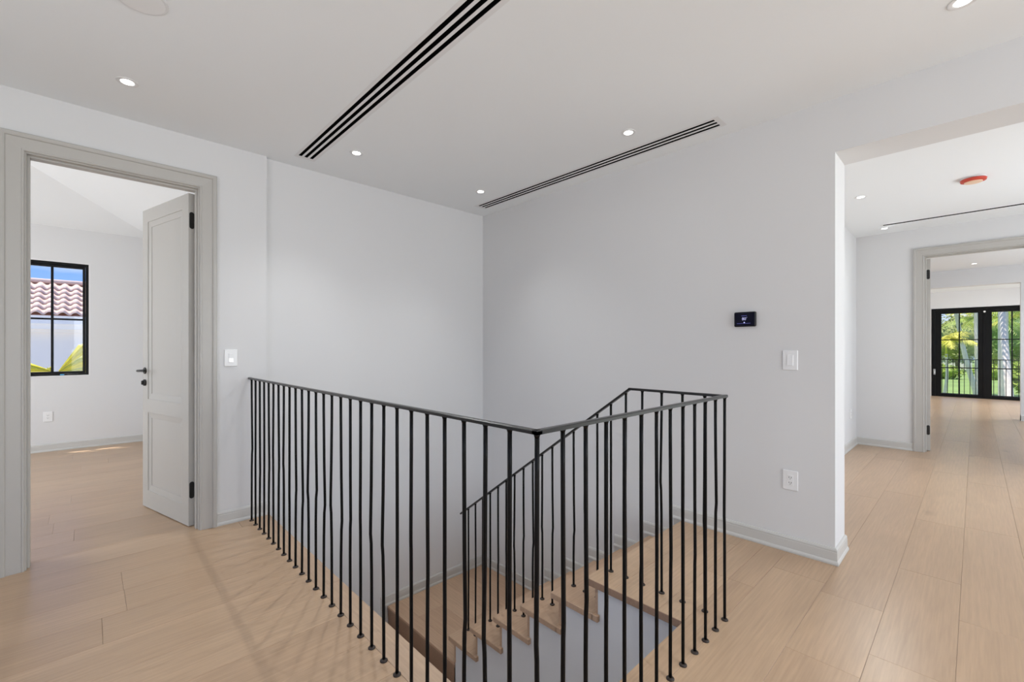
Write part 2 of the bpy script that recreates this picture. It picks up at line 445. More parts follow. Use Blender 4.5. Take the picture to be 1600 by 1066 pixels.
# far rooms
plate_z('ceiling_far_room', 'white ceiling of the room past the hall', H, H + .12, HX, 16.5, -2.8, 2.6)
wall_y('wall_far_room_left', 'white side wall of the far room', 2.45, 2.57, 7.55, 16.42, -0.3, H)
wall_y('wall_far_room_right', 'white right wall of the far room with added windows', -2.72, -2.60, 7.55, 16.42, -0.3, H, [(8.4, 11.0, .3, 2.4), (12.9, 15.5, .3, 2.4)])
wall_x('wall_far_header', 'grey header wall over a wide opening', 11.82, 12.02, -2.7, 2.5, -0.3, H, [(-0.551, 1.9, -0.05, 2.436)])
wall_x('wall_far_end', 'white end wall around the black french doors', 16.34, 16.50, -2.7, 2.5, -0.3, H, [(-1.13, 0.815, -0.05, 2.325)])
# bedroom
WIN = (-0.682, 0.012, 0.922, 2.372)
wall_y('wall_bedroom_far', 'white far bedroom wall with a black window', 7.92, 8.12, -3.3, 0.80, -0.3, 2.83, [WIN])
wall_x('wall_bedroom_right', 'white right bedroom wall', 0.68, 0.80, 3.90, 8.12, -0.3, 2.83)
wall_x('wall_bedroom_left', 'white left bedroom wall with an added window', -3.32, -3.20, 3.90, 8.12, -0.3, 2.83, [(4.6, 7.2, .35, 2.5)])
wall_y('wall_bedroom_near', 'white upper wall on the bedroom side', 3.901, 3.94, -3.3, -1.75, -0.3, 2.83)
mbc = MB()    # hipped bedroom ceiling
z0, sl, run = 2.795, 0.35, 1.75
x0, x1, y0, y1 = -3.2, 0.68, 3.90, 7.92
lo = [(x0, y0, z0), (x1, y0, z0), (x1, y1, z0), (x0, y1, z0)]
hi = [(x0 + run, y0 + run, z0 + sl * run), (x1 - run, y0 + run, z0 + sl * run), (x1 - run, y1 - run, z0 + sl * run), (x0 + run, y1 - run, z0 + sl * run)]
up = lambda L: [(x, y, z + .12) for x, y, z in L]
mbc.add(lo + hi + up(lo) + up(hi), [(0, 1, 5, 4), (1, 2, 6, 5), (2, 3, 7, 6), (3, 0, 4, 7), (4, 5, 6, 7), (9, 8, 12, 13), (10, 9, 13, 14), (11, 10, 14, 15), (8, 11, 15, 12), (15, 14, 13, 12), (0, 8, 9, 1), (1, 9, 10, 2), (2, 10, 11, 3), (3, 11, 8, 0)])
tag(mbc.build('ceiling_bedroom', 'ceiling_paint'), 'white hipped bedroom ceiling seen through the doorway', kind='structure')
# stairwell below the floor
wall_x('wall_lower_side', 'white lower wall left of the stairwell with an added window', -1.72, -1.60, YE - .2, YA2, -3.3, -0.3, [(1.3, 3.3, -2.65, -.85)])
wall_y('wall_lower_near', 'white lower wall below the landing edge', YE - .2, YE - .08, -1.72, XB, -3.3, -0.3)
wall_y('wall_lower_far', 'white lower part of the left wall', YA2, 3.94, -1.72, 0.990, -3.3, -0.3)
plate_z('floor_lower', 'oak floor of the storey below', -3.3, -3.2, -1.72, XB, YE - .2, YA2, m='oak_stair')
mb = MB()      # white wall that carries the upper flight, stepped under the treads
mb.box(XL + .024, XL + .12, YE - .08, YN - .048, -3.2, -0.037)
for k in range(1, 6):
    mb.box(XL + .024, XL + .12, YN + RUN * (k - 1) - .048, YN + RUN * k - .048, -3.2, -RISE * k - .037)
tag(mb.build('wall_stair', 'wall_paint'), 'white plastered side wall under the stair treads', kind='structure')

# baseboards
baseboard('baseboard_left', 'short pale baseboard between door casing and railing', [(0.652, YA), (0.990, YA)], left=False)
baseboard('baseboard_right', 'pale moulded baseboard wrapping the end of the right wall', [(XB, 1.575), (XB, 0.573), (XB2, 0.573), (XB2, 1.10)], left=False)
tag(bpy.data.objects['baseboard_right'], kind='structure')
baseboard('baseboard_hall', 'pale baseboard round the hall corner', [(XB2 + .03, 1.10), (HX, 1.10), (HX, 0.535)], left=False)
baseboard('baseboard_bedroom', 'pale baseboard along the far bedroom wall', [(-3.2, 7.92), (0.68, 7.92), (0.68, 4.0)], left=False)
baseboard('baseboard_far_room', 'pale baseboard on the far header wall', [(11.82, -0.551), (11.82, -2.5)], left=False)
baseboard('baseboard_far_jamb', 'pale baseboard on the far opening jamb', [(12.02, -0.551), (11.80, -0.551)], left=True)
baseboard('baseboard_lower_left', 'pale baseboard over the half landing on the left wall', [(LX - .065, YA2), (XB, YA2)], z=LZ, left=False)
baseboard('baseboard_lower_right', 'pale baseboard over the half landing on the right wall', [(XB, YA2), (XB, YN + RUN * 5 + .06)], z=LZ, left=False)
tmb = MB(); tmb.box(LX - .065, LX - .002, YA2 - .013, YA2, LZ - .12, LZ + .001)
tag(tmb.build('trim_1', 'base_paint'), 'short skirt trim below the end of landing baseboard', kind='structure')
trim = structure('trim_2', 'stepped skirt boards following the stairs down the right wall', (XB, YN, -0.2))
for k in range(0, 6):
    ye = YN + RUN * k + .058; yp = YN + RUN * (k - 1) + .058
    if k: # horizontal piece above tread k
        sweep_segments(BASE_PROF, [(XB, ye), (XB, yp)], lambda u, v, w, k=k: (u, v, -RISE * k + w), False)[0].build('board', 'base_paint', trim)
    b = MB(); b.box(XB - .0125, XB, ye - .075, ye, -RISE * (k + 1), -RISE * k + .080); b.build('riser_board', 'base_paint', trim)

# ------------------------------------------------------------------ stairs
stairs = thing('staircase', 'oak staircase dropping behind the black railing to a half landing', 'stairs', (2.6, 2.2, LZ))
def board(mbx, name, m): return smooth_by_angle(mbx.build(name, m, stairs), 20)
# top nosing: riser and side trim under the landing edge
MB().box(XL, XB, YN - .003, YN, -.037, -.001).build('nosing', 'oak_stain_shade', stairs)
MB().box(XL - .004, XL, YE, YN, -.037, -.0008).build('side_nosing', 'oak_stain_shade', stairs)
for k in range(1, 7):
    y_r = YN + RUN * (k - 1) - .048
    MB().box(XL + .023, XB, y_r - .018, y_r, -RISE * k, -RISE * (k - 1) - .037).build('riser', 'oak_stair', stairs)
for k in range(1, 6):
    n0 = YN + RUN * k; n1 = YN + RUN * (k - 1) - .048
    t = MB(); t.box(XL, XB, n1, n0, -RISE * k - .037, -RISE * k, .003); t.box(XL, XL + .024, n1 - .031, n1 + .01, -RISE * k - .037, -RISE * k, .003)
    t.build('tread', 'oak_stair', stairs)
ly0 = YN + RUN * 5 - .060
for i, (a, b) in enumerate(((LX, LX + .12), (LX + .12, LX + .375), (LX + .375, LX + .63), (LX + .63, LX + .885), (LX + .885, XB))):
    for c, d in (((ly0, YA2),) if i in (0, 4) else ((ly0, 3.1), (3.1, YA2)) if i == 2 else ((ly0, 3.45), (3.45, YA2))):
        plank_mesh(a, b, c, d, LZ).build('landing_plank', 'oak_landing', stairs)
MB().box(LX - .0005, XB, ly0, YA2, LZ - .040, LZ - .017).build('landing_edge', 'oak_stain_shade', stairs)
MB().box(LX + .03, XB, ly0 + .02, YA2, LZ - .2, LZ - .040).build('landing_base', 'oak_stain_shade', stairs)
for k in range(1, 7):
    xr = LX - RUN * (k - 1) + .012
    MB().box(xr, xr + .018, ly0, YA2, LZ - RISE * k, LZ - RISE * (k - 1) - .037).build('riser', 'oak_stain_shade', stairs)
    if k < 6:
        MB().box(LX - RUN * k, xr, ly0, YA2, LZ - RISE * k - .037, LZ - RISE * k, .003).build('tread', 'oak_landing', stairs)

# ------------------------------------------------------------------ railing
RX, RY, RX3, RZ = 0.872, 0.815, 2.163, 1.060
rail = thing('stair_railing', 'black wrought iron railing with slightly wavy bars round the stairwell', 'railing', (RX, RY, 0))
rh, rw = 0.0125, 0.010
def bar(p, q, name='handrail'):
    p, q = Vector(p), Vector(q); d = (q - p).normalized()
    side = Vector((-d.y, d.x, 0)).normalized() * rw; upv = d.cross(side).normalized()
    if upv.z < 0: upv = -upv
    upv = upv * rh
    c = 0.0022
    vs = []
    for e_ in (p, q):
        for (a, b) in ((-1, -1), (1, -1), (1, -.25), (.75, 0), (-.75, 0), (-1, -.25)):
            vs.append(e_ + side * a + upv * (1 + b) - upv)
    m = 6
    fs = [(i, (i + 1) % m, m + (i + 1) % m, m + i) for i in range(m)] + [tuple(range(m))[::-1], tuple(range(m, 2 * m))]
    return MB().add(vs, fs).build(name, 'black_rail', rail)
ys_knee = 1.322
zlow = RZ - (2.86 - ys_knee) * RISE / RUN
bar((RX, YA, RZ), (RX, RY - rw, RZ)); bar((RX - rw, RY, RZ), (RX3 + .014, RY, RZ)); bar((RX3, RY, RZ), (RX3, ys_knee + .003, RZ)); bar((RX3, ys_knee, RZ), (RX3, 2.862, zlow))
brng = random.Random(5)
def baluster(x, y, z, zt):
    L = zt - z; pts = []
    ax = brng.uniform(0, math.tau)
    kz = brng.uniform(.36, .56); amp = brng.choice((0, .0015, .003, .004, .0055)) * brng.choice((-1, 1))
    tx, ty = brng.uniform(-.0025, .0025), brng.uniform(-.0025, .0025)
    dx, dy = math.cos(ax) * amp, math.sin(ax) * amp
    for f, kx, tt in ((0, 0, 0), (.05, 0, .1), (kz - .16, 0, .5), (kz - .04, .35, .8), (kz, 1, 1), (kz + .05, .85, 1), (kz + .2, .35, .6), (.9, .05, .1), (1, 0, 0)):
        pts.append((x + dx * kx + tx * tt, y + dy * kx + ty * tt, z + L * f))
    b = MB().tube(pts, 0.0068, 8).build('baluster', 'black_iron', rail, smooth=True)
    MB().lathe((x, y, z), [(0.0155, 0), (0.0155, .0035), (0.0125, .0065), (0.008, .0085)], 16).build('foot', 'foot_iron', b, smooth=True)
    MB().lathe((x, y, zt), [(0.0065, -.010), (0.0085, -.003), (0.010, 0)], 10).build('weld', 'black_iron', b, smooth=True)
ztop = RZ - rh
for i in range(28): baluster(RX, 3.705 + (RY - 3.705) * i / 27, 0, ztop)
for i in range(1, 13): baluster(RX + (RX3 - RX) * i / 12, RY, 0, ztop)
for y in (0.908, 1.020, 1.132, 1.244, 1.345, 1.443):
    baluster(RX3, y, 0, min(ztop, RZ - (y - ys_knee) * RISE / RUN - rh * 1.2) if y > ys_knee else ztop)
for k in range(1, 6):
    for off in (.231, .143, .055):
        y = YN + RUN * k - off
        baluster(RX3, y, -RISE * k, RZ - (y - ys_knee) * RISE / RUN - rh * 1.22)

# ------------------------------------------------------------------ door frames and doors
CAS = [(0, 0), (0, .010), (.004, .0145), (.010, .0145), (.013, .0115), (.018, .0125), (.066, .0165), (.072, .0165), (.075, .0235), (.081, .0265), (.095, .0265), (.100, .022), (.100, 0)]
def doorway(n, label, M, wth, ow, oh, hinge_right, angle, leaf_label, lever=True):
    """local frame: x along the wall from the viewer's left, y into the wall, z up; opening 0..ow"""
    root = structure('door_%d' % n, label, M.translation)
    segs = sweep_segments(CAS, [(-.003, 0), (-.003, oh + .003), (ow + .003, oh + .003), (ow + .003, 0)], lambda u, v, w: M @ Vector((u, -w, v)), True)
    for sgm in segs: sgm.build('casing', 'trim_paint', root)
    segs = sweep_segments(CAS, [(-.003, 0), (-.003, oh + .003), (ow + .003, oh + .003), (ow + .003, 0)], lambda u, v, w: M @ Vector((u, wth + w, v)), True)
    for sgm in segs: sgm.build('casing', 'trim_paint', root)
    for (a, b, c, d) in ((-.012, .004, 0, oh + .012), (ow - .004, ow + .012, 0, oh + .012)):
        MB(M).box(a, b, .0005, wth - .0005, c, d, .001).build('jamb', 'trim_paint', root)
    MB(M).box(.004, ow - .004, .0005, wth - .0005, oh - .004, oh + .012, .001).build('jamb', 'trim_paint', root)
    s0, s1 = .035, wth - .046       # door stop
    MB(M).box(.004, .015, s0, s1, 0, oh - .004, .001).build('door_stop', 'trim_paint', root)
    MB(M).box(ow - .015, ow - .004, s0, s1, 0, oh - .004, .001).build('door_stop', 'trim_paint', root)
    MB(M).box(.015, ow - .015, s0, s1, oh - .015, oh - .004, .001).build('door_stop', 'trim_paint', root)
    # leaf: local sx from hinge, sy thickness (0 = room face when closed), sz up
    th, w, hh = .040, .803, 2.383
    hx = ow - .007 if hinge_right else .007
    Mh = M @ Matrix.Translation((hx, wth - .006, .006))
    if hinge_right: Ml = Mh @ Matrix.Rotation(-angle, 4, 'Z') @ Matrix.Scale(-1, 4, (1, 0, 0))
    else: Ml = Mh @ Matrix.Rotation(angle, 4, 'Z')
    # in leaf coordinates: x 0..w away from the hinge, y -th..0
    st, mo, rc = .100, .044, .012
    zs = [(0.137, 0.762), (0.868, 2.280)]
    b = MB(Ml)
    b.box(0, st, -th, 0, 0, hh); b.box(w - st, w, -th, 0, 0, hh)
    b.box(st, w - st, -th, 0, 0, zs[0][0]); b.box(st, w - st, -th, 0, zs[0][1], zs[1][0]); b.box(st, w - st, -th, 0, zs[1][1], hh)
    leaf = b.build('door_leaf', 'trim_paint', root)
    for (za, zb) in zs:
        p = MB(Ml); p.box(st + .002, w - st - .002, -th + rc, -rc, za + .002, zb - .002); p.build('panel', 'trim_paint', leaf)
        for f0, sg in ((-th, 1), (0, -1)):
            q = MB(Ml); o_ = [(st, za), (w - st, za), (w - st, zb), (st, zb)]; i_ = [(st + mo, za + mo), (w - st - mo, za + mo), (w - st - mo, zb - mo), (st + mo, zb - mo)]
            dep = (f0 + sg * .0045, f0 + sg * (rc - .003), f0 + sg * (rc + .002))
            vs = [(x, dep[0], z) for x, z in o_] + [(x, dep[1], z) for x, z in i_] + [(x, dep[2], z) for x, z in i_] + [(x, dep[2], z) for x, z in o_]
            fs = []
            for a in range(4):
                c = (a + 1) % 4; fs += [(a, c, 4 + c, 4 + a), (4 + a, 4 + c, 8 + c, 8 + a), (8 + a, 8 + c, 12 + c, 12 + a), (12 + a, 12 + c, c, a)]
            q.add(vs, fs); q.build('moulding', 'trim_paint', leaf)
    for zc in (2.190, 0.254):                      # hinge leaves on the edge of the door, rounded ends
        hp = MB(Ml); vs = []; hw, hl, nn = .0150, .060, 8
        for side in (0.0005, -.0025):
            for k in range(nn + 1):
                a = math.pi * k / nn; vs.append((side, -th / 2 + hw * math.cos(a), zc + hl - hw + hw * math.sin(a)))
            for k in range(nn + 1):
                a = math.pi + math.pi * k / nn; vs.append((side, -th / 2 + hw * math.cos(a), zc - hl + hw + hw * math.sin(a)))
        m = 2 * (nn + 1); hp.add(vs, [tuple(range(m)), tuple(range(m, 2 * m))[::-1]] + [(i, (i + 1) % m, m + (i + 1) % m, m + i) for i in range(m)])
        tag(hp.build('hinge', 'black_hardware', leaf), 'black hinge plate with rounded ends')
        kn = MB(Ml); kn.tube([(-.002, .004, zc - hl), (-.002, .004, zc + hl)], .006, 10); kn.build('hinge_pin', 'black_hardware', leaf)
    if lever:
        for y0_, sg in ((-th, -1), (0, 1)):
            lv = MB(Ml); zc, xc = 1.092, w - .047
            lv.lathe((xc, y0_, zc), [(.026, 0), (.026, sg * .006), (.023, sg * .008)], 24, 'Y')
            lv.tube([(xc, y0_ + sg * .004, zc), (xc, y0_ + sg * .050, zc)], .0095, 12)
            lv.tube([(xc + .008, y0_ + sg * .048, zc), (xc - .06, y0_ + sg * .050, zc), (xc - .115, y0_ + sg * .047, zc - .001)], .0085, 10, r_end=.006)
            tag(lv.build('lever_handle', 'black_hardware', leaf, smooth=False), 'black lever handle on a round rose')
            db = MB(Ml); db.lathe((xc, y0_, .996), [(.026, 0), (.026, sg * .010), (.022, sg * .013)], 24, 'Y'); db.box(xc - .005, xc + .005, y0_ + sg * .012, y0_ + sg * .026, .980, 1.012, .002)
            tag(db.build('deadbolt', 'black_hardware', leaf), 'round black deadbolt turn')
    return root
M1 = Matrix.Translation((DO[0], YA, 0))
doorway(1, 'greige panelled door standing open in a moulded casing on the left', M1, .13, DO[1] - DO[0], DO[3], True, R(75.7), '')
M2 = Matrix.Translation((HX, D2Y0, 0)) @ Matrix.Rotation(R(-90), 4, 'Z')
doorway(2, 'greige doorway at the end of the hall with its door swung inward', M2, .13, D2Y0 - D2Y1, 2.405, False, R(99), '')

# ------------------------------------------------------------------ bedroom window (window_1)
win = structure('window_1', 'black framed four pane bedroom window', (-0.335, 7.99, WIN[2]))
wx0, wx1, wz0, wz1 = -0.668, -0.002, 0.934, 2.358
ya, yb = 7.945, 8.03
for (a, b, c, d) in ((wx0, wx0 + .030, wz0, wz1), (wx1 - .030, wx1, wz0, wz1), (wx0 + .03, wx1 - .03, wz0, wz0 + .022), (wx0 + .03, wx1 - .03, wz1 - .030, wz1)):
    MB().box(a, b, ya, yb, c, d, .002).build('frame', 'black_frame', win)
sx0, sx1, sz0, sz1 = wx0 + .031, wx1 - .031, wz0 + .023, wz1 - .031
for (a, b, c, d) in ((sx0, sx0 + .026, sz0, sz1), (sx1 - .026, sx1, sz0, sz1), (sx0 + .026, sx1 - .026, sz0, sz0 + .026), (sx0 + .026, sx1 - .026, sz1 - .030, sz1)):
    MB().box(a, b, 7.965, 8.02, c, d, .002).build('sash', 'black_frame', win)
gx0, gx1, gz0, gz1 = sx0 + .026, sx1 - .026, sz0 + .026, sz1 - .030
gxm, gzm = -0.332, 1.645
MB().box(gxm - .012, gxm + .012, 7.970, 8.01, gz0, gz1, .002).build('muntin', 'black_frame', win)
MB().box(gx0, gxm - .012, 7.972, 8.008, gzm - .011, gzm + .011, .002).build('muntin', 'black_frame', win)
MB().box(gxm + .012, gx1, 7.972, 8.008, gzm - .011, gzm + .011, .002).build('muntin', 'black_frame', win)
for (a, b) in ((gx0, gxm - .012), (gxm + .012, gx1)):
    for (c, d) in ((gz0, gzm - .011), (gzm + .011, gz1)):
        MB().box(a, b, 7.988, 7.992, c, d).build('pane', 'glass', win)
# white reveal of the opening
MB().box(WIN[0], WIN[1], 7.921, 8.119, wz1, WIN[3], 0).build('head_reveal', 'white_metal', win)
MB().box(WIN[0], WIN[1], 7.915, 8.119, WIN[2], wz0, 0).build('sill', 'white_metal', win)
MB().box(wx1, WIN[1], 7.921, 8.119, wz0, wz1, 0).build('side_reveal', 'white_metal', win)
MB().box(WIN[0], wx0, 7.921, 8.119, wz0, wz1, 0).build('side_reveal', 'white_metal', win)
cr = MB(); cr.box(-.20, -.10, 7.930, 7.950, wz0 + .003, wz0 + .020, .003); cr.tube([(-.11, 7.925, wz0 + .018), (-.19, 7.915, wz0 + .026), (-.235, 7.915, wz0 + .022)], .005, 8)
tag(cr.build('crank_handle', 'black_hardware', win), 'black folding window crank')
tag(MB().box(-.262, -.225, 7.925, 7.934, wz0 + .004, wz0 + .018, .001).build('tag', 'blue_tag', win), 'small blue tag')

# ------------------------------------------------------------------ french doors (door_3)
fd = structure('door_3', 'black framed glazed french doors to the balcony', (16.36, -0.16, 0))
fx0, fx1 = 16.33, 16.44
MB().box(fx0, fx1, .745, .812, 0, 2.322, .003).build('frame', 'black_frame', fd)
MB().box(fx0, fx1, -1.127, -1.06, 0, 2.322, .003).build('frame', 'black_frame', fd)
MB().box(fx0, fx1, -1.06, .745, 2.262, 2.322, .003).build('frame', 'black_frame', fd)
MB().box(fx0, fx1, -1.06, .745, 0, .022, .003).build('threshold', 'black_frame', fd)
for (a, b, ga, gb, gm) in ((.743, -.157, .622, -.044, .288), (-.160, -1.058, -.287, -.945, -.622)):
    lf = MB()
    lf.box(16.345, 16.395, ga, a, .024, 2.260, .003); lf.box(16.345, 16.395, b, gb, .024, 2.260, .003)
    lf.box(16.345, 16.395, gb, ga, .024, .077, .003); lf.box(16.345, 16.395, gb, ga, 2.180, 2.260, .003)
    leaf = lf.build('leaf', 'black_frame', fd)
    MB().box(16.35, 16.39, gm - .012, gm + .012, .077, 2.18, .002).build('muntin', 'black_frame', leaf)
    zz = [.077, .765, 1.495, 2.18]
    for y_a, y_b in ((gm + .012, ga), (gb, gm - .012)):
        for z in zz[1:3]: MB().box(16.352, 16.388, y_a, y_b, z - .012, z + .012, .002).build('muntin', 'black_frame', leaf)
        for z_a, z_b in zip(zz[:-1], zz[1:]):
            MB().box(16.368, 16.372, y_a, y_b, z_a, z_b).build('pane', 'glass', leaf)
MB().box(16.325, 16.345, -.185, -.135, .024, 2.260, .003).build('astragal', 'black_frame', fd)
MB().lathe((16.322, -.160, 2.20), [(.022, 0), (.022, .010)], 16, 'X').build('sensor', 'white_plastic', fd)
hd = MB(); hd.box(16.322, 16.346, .735, .775, .57, .72, .004); hd.tube([(16.30, .755, .66), (16.30, .755, .60)], .010, 10)
tag(hd.build('handle', 'steel', fd), 'steel door handle')

# invented windows outside the frame, added to go with the fill lamps
def added_window(n, label, axis, w0, w1, p0, p1):
    r = structure('window_%d' % n, label)
    def bx(a, b, c, d, y_a, y_b, name, m):
        mbx = MB()
        if axis == 'Y': mbx.box(a, b, y_a, y_b, c, d)
        else: mbx.box(y_a, y_b, a, b, c, d)
        mbx.build(name, m, r)
    zb, zt = p1
    mid = (w0 + w1) / 2; t = .05
    for a, b, c, d in ((w0, w0 + t, zb, zt), (w1 - t, w1, zb, zt), (w0 + t, w1 - t, zb, zb + t), (w0 + t, w1 - t, zt - t, zt), (mid - .03, mid + .03, zb + t, zt - t)):
        bx(a, b, c, d, p0 + .02, p0 + .07, 'frame', 'black_frame')
    for a, b in ((w0 + t, mid - .03), (mid + .03, w1 - t)): bx(a, b, zb + t, zt - t, p0 + .044, p0 + .048, 'pane', 'glass')
added_window(2, 'added wide black framed window in the back wall', 'Y', -0.4, 3.0, -4.32, (.12, 2.5))
added_window(3, 'added wide black framed window in the side wall', 'X', -.3, 2.3, -1.72, (.30, 2.4))
added_window(4, 'added wide black framed window in the hall', 'Y', 4.2, 6.8, -2.02, (.30, 2.4))
added_window(5, 'added wide black framed window in the bedroom side wall', 'X', 4.6, 7.2, -3.32, (.35, 2.5))
added_window(6, 'added wide black framed window in the far room', 'Y', 8.4, 11.0, -2.72, (.3, 2.4))
added_window(8, 'added wide black framed window in the lower storey', 'X', 1.3, 3.3, -1.72, (-2.65, -.85))
added_window(7, 'added wide black framed window in the far suite', 'Y', 12.9, 15.5, -2.72, (.3, 2.4))

# ------------------------------------------------------------------ slot diffusers
def diffuser(box, slots, sl_y, label, sw=.0120):
    x0, x1, y0, y1 = box
    t = thing('slot_diffuser', label, 'air vent', ((x0 + x1) / 2, (y0 + y1) / 2, H), 'linear slot diffusers in the ceilings')
    fr = MB(); slab(fr, x0, x1, y0, y1, H - .0006, H + .0006, [(c - sw, c + sw, sl_y[0], sl_y[1]) for c in slots], lambda u, v, w: (u, v, w))
    f = weld(fr.build('frame', 'white_metal', t))
    for c in slots:
        s_ = MB(); slab(s_, c - sw - .003, c + sw + .003, sl_y[0] - .003, sl_y[1] + .003, H + .0007, H + .040, [(c - sw, c + sw, sl_y[0], sl_y[1])], lambda u, v, w: (u, v, w)); s_.box(c - sw - .003, c + sw + .003, sl_y[0] - .003, sl_y[1] + .003, H + .040, H + .05); s_ = s_.build('slot', 'black_void', t)
        k = sl_y[0] + .55
        while k < sl_y[1] - .2:
            MB().box(c - sw, c + sw, k - .002, k + .002, H + .018, H + .0295).build('spacer', 'black_void', s_)
            k += .62
        MB().box(c - .0012, c + .0012, sl_y[0] + .002, sl_y[1] - .002, H + .018, H + .0295).build('blade', 'black_void', s_)
    return t
diffuser(DIF[0], (1.170, 1.211, 1.252), (1.166, 3.577), 'long three slot air diffuser nearest the bedroom door')
diffuser(DIF[1], (2.928, 2.970, 3.012), (1.167, 3.560), 'long three slot air diffuser above the right wall')
diffuser(DIF[2], (6.910,), (-.91, .768), 'single slot air diffuser on the hall ceiling', .026)

# ------------------------------------------------------------------ downlights
def downlight(x, y, label, power, zc=H, beam=R(108), aim=(0, 0, -1)):
    t = thing('downlight', label, 'ceiling light', (x, y, zc), 'small round recessed downlights')
    tr = MB(); tr.lathe((x, y, zc), [(.050, 0), (.0485, -.003), (.036, -.004), (.0285, -.0012), (.0285, 0)], 32)
    smooth_by_angle(tr.build('trim_ring', 'white_metal', t), 50)
    MB().lathe((x, y, zc), [(.028, -.0004), (.028, -.0030), (.022, -.0036)], 32).build('lens', 'lens', t)
    d = bpy.data.lights.new('downlight_lamp', 'SPOT'); d.energy = power; d.spot_size = beam; d.spot_blend = 1.0; d.shadow_soft_size = .016; d.color = (0.972, 0.995, 0.995)
    o = bpy.data.objects.new('downlight_lamp', d); C.objects.link(o); o.parent = t; o.location = (0, 0, -.012)
    o.rotation_euler = Vector(aim).to_track_quat('-Z', 'Y').to_euler()      # adjustable gimbal, turned off the wall
    return t
downlight(.154, 3.246, 'bright recessed downlight above the bedroom door', DOWN_W, aim=(.1, -.55, -1))
downlight(1.462, 3.231, 'bright recessed downlight between the two long slot diffusers, near the left wall', DOWN_W, aim=(-.25, -.22, -1))
downlight(2.669, 3.222, 'bright recessed downlight closest to the ceiling corner of the stairwell', DOWN_W, aim=(-.3, -.35, -1))
downlight(2.669, 1.640, 'bright recessed downlight beside the middle of the right slot diffuser', DOWN_W, aim=(-.55, .45, -1))
downlight(2.687, .036, 'recessed downlight cut by the top edge of the photo, over the hall opening', DOWN_W, aim=(-.6, -.6, -1))
for x, y, w_ in ((1.462, .036, 'overhead just in front of the camera'),):
    downlight(x, y, 'added recessed downlight ' + w_ + ', above the frame', DOWN_W)  # unseen lamp, added to even out the lighting
downlight(5.45, .773, 'nearer recessed downlight by the left wall of the hall', DOWN_W, aim=(-.2, -.6, -1))
downlight(7.089, .774, 'farther recessed downlight at the end of the hall slot', DOWN_W, aim=(-.9, -.5, -1))
downlight(5.45, -.80, 'added recessed downlight on the hidden right side of the hall', DOWN_W)  # unseen lamp, added to brighten the hall
for x, y, w_ in ((13.6, .4, 'nearer'), (15.2, .4, 'farther')):
    downlight(x, y, w_ + ' added recessed downlight in the suite, hidden above the far header', DOWN_W)  # unseen lamps, added to light the suite floor
downlight(11.173, .015, 'tiny recessed downlight seen through the hall doorway', DOWN_W)

# ------------------------------------------------------------------ ceiling speaker and detector
sp = thing('ceiling_speaker', 'flush round white ceiling speaker cut by the top edge', 'speaker', (.155, 2.432, H))
MB().lathe((.155, 2.432, H), [(.096, 0), (.095, -.004), (.090, -.005)], 48).build('grille', 'white_metal', sp)
MB().lathe((.155, 2.432, H), [(.086, -.005), (.085, -.0058)], 48).build('mesh_cover', 'white_plastic', sp)
sd = thing('smoke_detector', 'smoke detector under a red dust cover on the hall ceiling', 'detector', (5.54, .012, H))
smooth_by_angle(MB().lathe((5.54, .012, H), [(.078, 0), (.078, -.008), (.072, -.012)], 40).build('base', 'white_plastic', sd))
smooth_by_angle(MB().lathe((5.54, .012, H), [(.073, -.012), (.084, -.014), (.080, -.030), (.060, -.036)], 40).build('dust_cover', 'red_plastic', sd))
smooth_by_angle(MB().lathe((5.54, .012, H), [(.058, -.036), (.056, -.041), (.040, -.043)], 40).build('cover_face', 'orange_plastic', sd))

# ------------------------------------------------------------------ wall plates, thermostat
def plate(name, label, cat, M, kind):
    """local: x right, z up, y out of the wall toward the room is -y"""
    t = thing(name, label, cat, M.translation, 'white wall plates')
    MB(M).box(-.042, .042, -.007, 0, -.062, .062, .003).build('plate', 'white_plastic', t)
    if kind == 'rocker':
        MB(M).box(-.018, .018, -.0085, -.006, -.034, .034, .001).build('bezel', 'white_plastic', t)
        r_ = MB(M); r_.add([(-.0155, -.0085, -.031), (.0155, -.0085, -.031), (.0155, -.0085, .031), (-.0155, -.0085, .031),
                            (-.0155, -.0135, -.031), (.0155, -.0135, -.031), (.0155, -.0095, .031), (-.0155, -.0095, .031)],
                           [(0, 1, 5, 4), (1, 2, 6, 5), (2, 3, 7, 6), (3, 0, 4, 7), (4, 5, 6, 7), (3, 2, 1, 0)])
        r_.build('rocker', 'white_plastic', t)
    elif kind == 'lit':
        MB(M).box(-.0165, .0165, -.0085, -.006, -.034, .034, .001).build('bezel', 'white_plastic', t)
        MB(M).box(-.0140, .0140, -.0115, -.008, .000, .031, .001).build('rocker', 'white_plastic', t)
        MB(M).box(-.0140, .0140, -.0120, -.008, -.031, -.002, .001).build('indicator', 'switch_led', t)
    else:
        MB(M).box(-.0165, .0165, -.0085, -.006, -.033, .033, .001).build('receptacle', 'white_plastic', t)
        for zc in (.016, -.016):
            for xx in (-.006, .006): MB(M).box(xx - .0013, xx + .0013, -.0092, -.0084, zc - .001, zc + .007).build('contact_slot', 'slot_dark', t)
            MB(M).lathe((0, -.0092, zc - .007), [(.0022, 0), (.0022, .0008)], 10, 'Y').build('ground_hole', 'slot_dark', t)
    return t
Mr = lambda y, z: Matrix.Translation((XB, y, z)) @ Matrix.Rotation(R(-90), 4, 'Z')
plate('light_switch', 'white rocker light switch on the right wall below the thermostat', 'switch', Mr(.804, 1.203), 'rocker')
plate('wall_outlet', 'white duplex outlet low on the right wall', 'outlet', Mr(.803, .449), 'outlet')
plate('light_switch', 'white lit dimmer switch between the door casing and the railing', 'switch', Matrix.Translation((.752, YA, 1.208)), 'lit')
